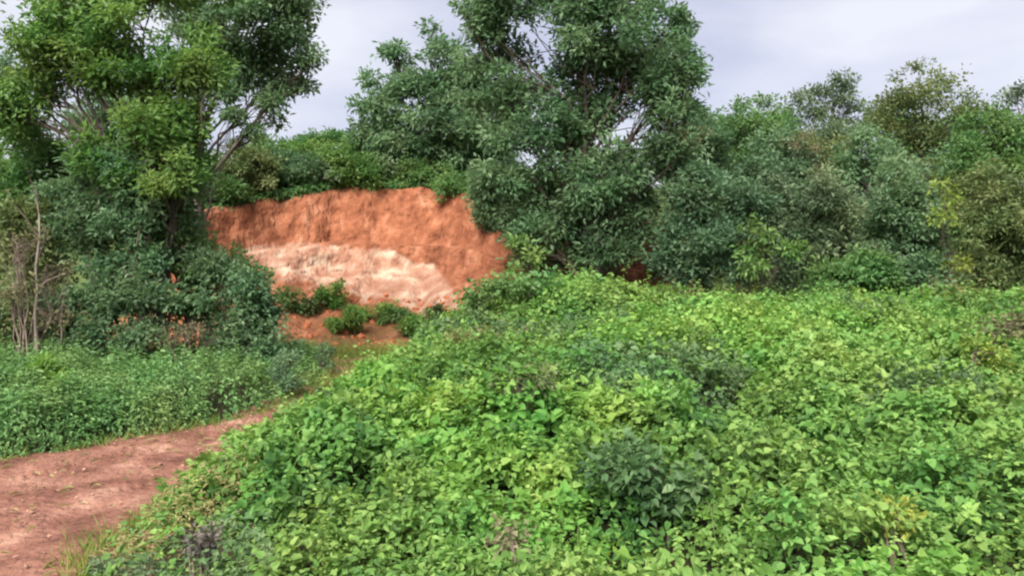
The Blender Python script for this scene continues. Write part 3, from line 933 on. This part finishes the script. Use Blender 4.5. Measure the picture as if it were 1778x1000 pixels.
for (n, k_, y0, y1, size, tr_) in [(11500, 9, 2.3, 6.5, .047, .064), (12000, 9, 6.5, 11, .056, .085), (8800, 9, 11, 18, .085, .13)]:
    # tufts of leaves at the growing tips
    P = scatter(n, y0, y1, inm_tuft, mound)
    sp = np.repeat(species(P[:, 0], P[:, 1]), k_)
    lift = rng.uniform(-.10, .07, n) + .05 * vnoise(P[:, 0] * 6, P[:, 1] * 6)
    h = mound(P[:, 0], P[:, 1])
    gx = (mound(P[:, 0] + .06, P[:, 1]) - mound(P[:, 0] - .06, P[:, 1])) / .12
    gy = (mound(P[:, 0], P[:, 1] + .06) - mound(P[:, 0], P[:, 1] - .06)) / .12
    sn = unit(np.stack([-gx, -gy, np.ones(n)], 1))
    d = unit(rng.normal(size=(n, k_, 3)) + .45 * sn[:, None])
    Q = np.stack([P[:, 0], P[:, 1], h + lift], 1)[:, None] + d * tr_ * rng.random((n, k_, 1)) ** .6 * np.array((1, 1, .7))
    D = d * np.array((1, 1, .6)) + rng.normal(size=d.shape) * .4 + np.array((0, 0, -.22))
    N = unit(d * .55 + sn[:, None] * .7 + rng.normal(size=d.shape) * .38)
    L = size * rng.uniform(.45, 1.35, (n, k_)) * rng.uniform(.65, 1.35, (n, 1))
    t = np.clip(.47 + .16 * rng.normal(size=(n, 1)) + .14 * rng.normal(size=(n, k_)) + .2 * fbm(P[:, 0] * 1.6, P[:, 1] * 1.6, o=2)[:, None], 0, 1)
    L = L * np.clip(P[:, 1:] / 5.0, .68, 1)
    fl = lambda a_: a_.reshape((-1,) + a_.shape[2:])
    put(sp, fl(Q), fl(D), fl(N), fl(L), fl(t), np.repeat(lift, k_))
    # leaves lower down, tinted darker
    n2 = int(n * 2.6)
    P = scatter(n2, y0, y1, inm_low, mound)
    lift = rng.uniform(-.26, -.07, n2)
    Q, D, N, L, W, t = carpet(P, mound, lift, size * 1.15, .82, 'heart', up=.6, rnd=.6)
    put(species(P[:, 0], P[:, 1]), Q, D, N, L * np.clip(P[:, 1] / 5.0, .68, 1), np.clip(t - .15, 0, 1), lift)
# upright shoots that break the surface
for (n, y0, y1, size, hgt) in [(900, 2.4, 6.5, .048, .18), (1200, 6.5, 11, .058, .26), (1000, 11, 17, .085, .32)]:
    P = scatter(n, y0, y1, lambda X, Y: X > edge_x(Y) + .1, mound)
    sp = species(P[:, 0], P[:, 1])
    k_ = 11
    hh = hgt * rng.uniform(.4, 1.3, n)
    lean = rng.normal(size=(n, 2)) * .35
    fr = np.linspace(.1, 1, k_)[None] * hh[:, None]
    an = rng.random((n, 1)) * 6.28 + np.arange(k_)[None] * 2.4
    Q = np.stack([P[:, :1] + lean[:, :1] * fr, P[:, 1:] + lean[:, 1:] * fr, mound(P[:, 0], P[:, 1])[:, None] - .03 + fr], -1)
    D = np.stack([np.cos(an), np.sin(an), np.full_like(an, .15) - .5 * rng.random(an.shape)], -1)
    N = np.array((0, 0, 1.0)) + rng.normal(size=D.shape) * .3 + .4 * D
    L = size * rng.uniform(.65, 1.2, (n, k_)) * (1.15 - .5 * np.linspace(0, 1, k_)[None]) * np.clip(P[:, 1:] / 5.0, .68, 1)
    t = np.clip(.6 + .2 * rng.normal(size=(n, k_)), 0, 1)
    for k in range(4):
        m_ = sp == k
        fl = lambda a: a[m_].reshape((-1,) + a.shape[2:])
        acc[k].append((fl(Q), fl(D), fl(N), fl(L), fl(L) * [.8, .8, .6, .3][k], fl(t), np.full(m_.sum() * k_, .05)))

# the 300 leaves that show largest become objects of their own
cand = []
for k in (0, 1):
    Q, D, N, L, W, t, lf = acc[k][0]
    u, v, dep = to_px(Q)
    ok = (u > 10) & (u < 1768) & (v > 500) & (v < 985) & (lf > -.02)
    sc_ = np.where(ok, L / dep * np.clip(unit(N)[:, 2], 0, 1), 0)
    cand += [(sc_[i], k, i) for i in np.argsort(-sc_)[:300]]
cand.sort(reverse=True)
pick = {0: [], 1: []}
for s, k, i in cand[:300]:
    pick[k].append(i)
single = {}
for k in (0, 1):
    for ti in range(4):
        T, tri = LEAF['heart']
        me = np_mesh('leaf', T, np.array(tri), np.full(len(T), .3 + .15 * ti))
        me.materials.append(M[mats_v[k]])
        single[k, ti] = me
for k in (0, 1):
    Q, D, N, L, W, t, lf = acc[k][0]
    for i in pick[k]:
        d = unit(D[i])
        b = unit(np.cross(N[i], d))
        u = np.cross(d, b)
        o = bpy.data.objects.new('leaf', single[k, int(np.clip((t[i] - .25) / .15, 0, 3))])
        COL.objects.link(o)
        o.parent = vine
        q = Q[i] - VB
        o.matrix_local = Matrix(((d[0] * L[i], b[0] * W[i], u[0] * L[i], q[0]), (d[1] * L[i], b[1] * W[i], u[1] * L[i], q[1]),
                                 (d[2] * L[i], b[2] * W[i], u[2] * L[i], q[2]), (0, 0, 0, 1)))
    keep = np.ones(len(Q), bool)
    keep[pick[k]] = False
    acc[k][0] = tuple(a[keep] for a in acc[k][0])
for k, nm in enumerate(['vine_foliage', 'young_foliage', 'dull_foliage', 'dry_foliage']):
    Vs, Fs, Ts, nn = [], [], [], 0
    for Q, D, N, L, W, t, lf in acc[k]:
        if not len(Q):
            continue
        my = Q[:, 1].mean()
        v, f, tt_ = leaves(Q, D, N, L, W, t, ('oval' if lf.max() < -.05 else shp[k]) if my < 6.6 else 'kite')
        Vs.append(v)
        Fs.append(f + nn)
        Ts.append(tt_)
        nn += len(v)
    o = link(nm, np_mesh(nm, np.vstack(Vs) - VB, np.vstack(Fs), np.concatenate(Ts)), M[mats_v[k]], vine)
    o['kind'] = 'stuff'
# runners and dry stalks arching over the leaves
limbs = []
P = scatter(110, 3.2, 12, lambda X, Y: X > edge_x(Y) + .15, mound)
for x, y in P:
    an, ln_ = rng.uniform(0, 6.28), rng.uniform(.25, .7)
    q = np.array([(x + math.cos(an) * ln_ * t_, y + math.sin(an) * ln_ * t_) for t_ in np.linspace(0, 1, 9)])
    z = np.linspace(mound(q[0, 0], q[0, 1]), mound(q[-1, 0], q[-1, 1]), 9) - .04 + .13 * np.sin(np.linspace(0, math.pi, 9)) * rng.uniform(.5, 1.2)
    limbs.append((np.stack([q[:, 0], q[:, 1], z], 1) - VB, np.linspace(.0032, .0018, 9), 4))
o = link('runners', limb_mesh('runners', limbs), M['green_stem'], vine)
o['kind'] = 'stuff'

# single plants that stand out of the vines
def mound_plant(name, label, cat, px, py, blobs, mt, n, size, bark='twig', shape='oval', stems=3, per=16, cr_=.12, aspect=.6, droop=.2):
    h = hit_mound(px, py)
    return make_plant(name, label, cat, (h[0], h[1], h[2] - .15), blobs, h[1], mt, bark, trunk_r=.014, n_clump=n, per=per, size=size, shape=shape,
                      clump_r=cr_, stems=stems, aspect=aspect, fork=.2, droop=droop, crown='foliage')


mound_plant('dark_bush', 'dark bluish green bush in a hollow of the vines, lower middle right', 'bush', 1150, 860,
            [(1150, 815, 80, 18), (1205, 842, 50, 18), (1085, 832, 46, 16), (1140, 850, 70, 14)], 'vine_dull', 34, .055, cr_=.13, shape='heart', aspect=.8)
mound_plant('yellow_plant', 'bright yellow-green plant standing out near the right edge of the vines', 'plant', 1695, 635,
            [(1690, 612, 26, 14), (1700, 630, 20, 12)], 'yellow_tree', 12, .07, cr_=.14)
mound_plant('dry_bush', 'greyish brown dry bush on the vine top by the right edge', 'bush', 1745, 590,
            [(1745, 562, 36, 22), (1715, 580, 26, 14)], 'brown_leaf', 12, .06, cr_=.18)
mound_plant('dry_bush', 'brownish drying stems in the middle of the vine slope', 'bush', 905, 670,
            [(900, 656, 40, 12), (935, 666, 30, 9)], 'olive_tree', 12, .05, cr_=.12)
mound_plant('dry_plant', 'small plant with brown and yellowing leaves at the bottom middle', 'plant', 895, 950,
            [(890, 938, 34, 10), (905, 950, 26, 8)], 'brown_leaf', 4, .045, cr_=.08)
mound_plant('dead_plant', 'dark grey dead plant among the vines at the lower left', 'plant', 340, 960,
            [(345, 920, 28, 28), (330, 950, 20, 20), (370, 905, 18, 14)], 'grey_leaf', 14, .030, cr_=.06)
mound_plant('grey_plant', 'flat dull grey-green plant at the bottom left corner of the vines', 'plant', 190, 992,
            [(190, 985, 50, 12), (240, 992, 40, 12)], 'grey_tree', 14, .04, cr_=.06)
mound_plant('green_bush', 'leafy green bush swelling out of the vine top below the bank', 'bush', 890, 520,
            [(880, 498, 46, 14), (935, 496, 40, 12), (848, 515, 30, 14)], 'mid_tree', 34, .10, cr_=.16)
mound_plant('yellow_plant', 'yellowing leafy stems in the lower right corner area', 'plant', 1560, 920,
            [(1560, 890, 26, 18), (1530, 905, 22, 14)], 'yellow_tree', 7, .045, cr_=.08)

# ------------------------------------------------------------------ herbs left of the path
inw = lambda X, Y: (X < verge_x(Y) + .02) & (X > -12)
parts = []
for (n, y0, y1, size, lo, hi) in [(34000, 5.0, 9, .052, -.28, .06), (32000, 9, 16, .066, -.26, .07)]:
    P = scatter(n, y0, y1, inw, weeds_h)
    lift = lo + (hi - lo) * rng.random(n) ** .6
    Q, D, N, L, W, t = carpet(P, weeds_h, lift, size, .55, 'oval', rnd=.7, droop=.1)
    parts.append((Q, D, N, L, W, t))
n, k_ = 1500, 12
P = scatter(n, 5.2, 15, lambda X, Y: (X < verge_x(Y) - .08) & (X > -12), weeds_h)
hh = rng.uniform(.10, .34, n)
lean = rng.normal(size=(n, 2)) * .3
fr = np.linspace(.1, 1, k_)[None] * hh[:, None]
an = rng.random((n, 1)) * 6.28 + np.arange(k_)[None] * 2.4
Q = np.stack([P[:, :1] + lean[:, :1] * fr, P[:, 1:] + lean[:, 1:] * fr, weeds_h(P[:, 0], P[:, 1])[:, None] - .05 + fr], -1).reshape(-1, 3)
D = np.stack([np.cos(an), np.sin(an), .25 - .5 * rng.random(an.shape)], -1).reshape(-1, 3)
N = np.array((0, 0, 1.0)) + rng.normal(size=D.shape) * .3 + .4 * D
L = (.085 * rng.uniform(.65, 1.2, (n, k_)) * (1.15 - .5 * np.linspace(0, 1, k_)[None])).ravel()
parts.append((Q, D, N, L, L * .5, np.clip(.55 + .2 * rng.normal(size=n * k_) + np.repeat(.15 * rng.normal(size=n), k_), 0, 1)))
Q, D, N, L, W, t = (np.concatenate([a[j] for a in parts]) for j in range(6))
herb_root = link('undergrowth', np_mesh('undergrowth', *leaves(Q, D, N, L, W, t, 'kite')), M['herb'])
tag(herb_root, 'knee-high green herbs along the far left side of the path', 'undergrowth', kind='stuff')
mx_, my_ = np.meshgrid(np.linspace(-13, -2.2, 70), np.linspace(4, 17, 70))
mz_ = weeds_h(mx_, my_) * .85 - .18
o = link('herb_shade_litter', np_mesh('herb_shade_litter', np.stack([mx_, my_, np.maximum(mz_, -.2)], -1).reshape(-1, 3), grid_faces(70, 70), smooth=True), M['litter'], herb_root)  # same darkened litter, shade put into its colour under the herbs

# tall single herbs
HB = 'tall herbs standing out of the undergrowth'
for label, px, py, Y, mt in [
    ('pale-leaved herb standing out near the left edge of the undergrowth', 85, 655, 9.0, 'vine_young'),
    ('light green herb above the path verge, right of the pale-leaved one', 120, 690, 8.2, 'vine'),
    ('bluish herb at the far end of the undergrowth beside the path', 490, 650, 10.6, 'blue_tree'),
    ('bluish leafy herb in the middle of the undergrowth under the trees', 330, 650, 10.2, 'blue_tree'),
    ('dark herb beside the narrow far end of the path', 555, 645, 12.6, 'dark_tree'),
]:
    b = at(px, py, Y)
    make_plant('tall_herb', label, 'herb', (b[0], b[1], 0), [(px, py - 10, 24, 22), (px - 22, py + 14, 20, 18), (px + 20, py + 12, 22, 18)], Y, mt, 'twig', trunk_r=.012,
               n_clump=34, per=14, size=.075, shape='oval', clump_r=.11, stems=4, group=HB, aspect=.5, fork=.3, crown='foliage')

# ------------------------------------------------------------------ grass
def grass(n, XY, hmin, hmax, width, tmean):
    X, Y = XY[:, 0], XY[:, 1]
    P = np.stack([X, Y, .0 + np.array([gz(0, y) for y in Y])], 1)
    D = rng.normal(size=P.shape) * .45
    D[:, 2] = 1
    N = rng.normal(size=P.shape)
    N[:, 2] *= .2
    L = rng.uniform(hmin, hmax, len(P))
    return P, D, N, L, np.full(len(P), width) * rng.uniform(.6, 1.3, len(P)), np.clip(tmean + .2 * rng.normal(size=len(P)), 0, 1)


sets = []
n = 2600
Y = rng.uniform(3.5, 10, n)
sets.append(grass(n, np.stack([edge_x(Y) - np.abs(rng.normal(size=n)) * .10 + .03, Y], 1), .06, .24, .008, .5))
n = 900
Y = rng.uniform(6.4, 13, n)
sets.append(grass(n, np.stack([verge_x(Y) + np.abs(rng.normal(size=n)) * .09 - .03, Y], 1), .05, .20, .008, .4))
n = 11000
Y = rng.uniform(11.5, 18.5, n)
X = rng.uniform(-7, 1.5, n)
ok = (vnoise(X * .8, Y * .8) > -.25) & (X > np.interp(Y, [11, 14, 21], [-3.4, -4.6, -8]))
sets.append(grass(0, np.stack([X, Y], 1)[ok], .12, .42, .014, .5))
Q, D, N, L, W, t = (np.concatenate([a[j] for a in sets]) for j in range(6))
M['grass'] = leaf_mat('grass', (.08, .13, .02), (.15, .21, .035), (.30, .29, .09), .5, .3, .35, .6, .9)
o = link('grass', np_mesh('grass', *leaves(Q, D, N, L, W, t, 'blade')), M['grass'])
tag(o, 'thin yellowish green grass along the path edges and before the bank', 'grass', kind='stuff')

# ------------------------------------------------------------------ stones and clods on the path and at the foot of the bank
ico = np.array([(0, 0, 1), (.89, 0, .45), (.28, .85, .45), (-.72, .53, .45), (-.72, -.53, .45), (.28, -.85, .45), (.72, .53, -.45), (-.28, .85, -.45),
                (-.89, 0, -.45), (-.28, -.85, -.45), (.72, -.53, -.45), (0, 0, -1)])
icf = np.array([(0, 1, 2), (0, 2, 3), (0, 3, 4), (0, 4, 5), (0, 5, 1), (1, 6, 2), (2, 7, 3), (3, 8, 4), (4, 9, 5), (5, 10, 1), (6, 7, 2), (7, 8, 3), (8, 9, 4),
                (9, 10, 5), (10, 6, 1), (11, 7, 6), (11, 8, 7), (11, 9, 8), (11, 10, 9), (11, 6, 10)])
n = 1300
Yp = rng.uniform(3.5, 13, n)
u = rng.random(n)
Xp = (verge_x(Yp) - .1) * (1 - u) + (edge_x(Yp) + .1) * u
zp = .045 + .05 * fbm(Xp * .6, Yp * .6, o=3)
s = .004 + .018 * rng.random(n) ** 6
V = ico[None] * (s[:, None, None] * rng.uniform(.6, 1.3, (n, 12, 1))) * np.array((1, 1, .6)) + np.stack([Xp, Yp, zp + s * .2], 1)[:, None]
o = link('gravel', np_mesh('gravel', V.reshape(-1, 3), (icf[None] + (np.arange(n) * 12)[:, None, None]).reshape(-1, 3)), rough_mat('stone', [(.3, (.20, .10, .07)), (.6, (.36, .20, .15)), (.8, (.48, .36, .30))], 14)[0])
tag(o, 'small reddish stones and clods lying on the path', 'gravel', kind='stuff')
# fallen straw and leaves on the path
n = 420
Yp = rng.uniform(3.6, 12, n)
u = rng.random(n)
Xp = (verge_x(Yp) + .05) * (1 - u) + (edge_x(Yp)) * u
P = np.stack([Xp, Yp, .062 + .05 * fbm(Xp * .6, Yp * .6, o=3)], 1)
D = rng.normal(size=P.shape)
D[:, 2] *= .08
N = np.array((0, 0, 1.)) + rng.normal(size=P.shape) * .25
L = rng.uniform(.03, .14, n)
o = link('leaf_litter', np_mesh('leaf_litter', *leaves(P, D, N, L, np.minimum(L * .35, .02), rng.random(n), 'kite')), M['straw'])
tag(o, 'scattered dry straws and fallen leaves on the red path', 'litter', kind='stuff')
# clods at the foot of the bank
n = 700
Xp = rng.uniform(-8.5, -.6, n)
cy, cz = crest(Xp)
row = rng.integers(2, 26, n)
ci = np.searchsorted(bxs, Xp)
P = np.stack([BXg[row, ci], BYg[row, ci], BZg[row, ci]], 1)
s = .02 + .10 * rng.random(n) ** 4
V = ico[None] * (s[:, None, None] * rng.uniform(.6, 1.3, (n, 12, 1))) + P[:, None]
o = link('clods', np_mesh('clods', V.reshape(-1, 3), (icf[None] + (np.arange(n) * 12)[:, None, None]).reshape(-1, 3)), rough_mat('clod', [(.3, (.27, .08, .035)), (.6, (.42, .15, .07)), (.8, (.55, .30, .19))], 6)[0])
tag(o, 'crumbled orange clods on the lower slope of the bank', 'clods', kind='stuff')
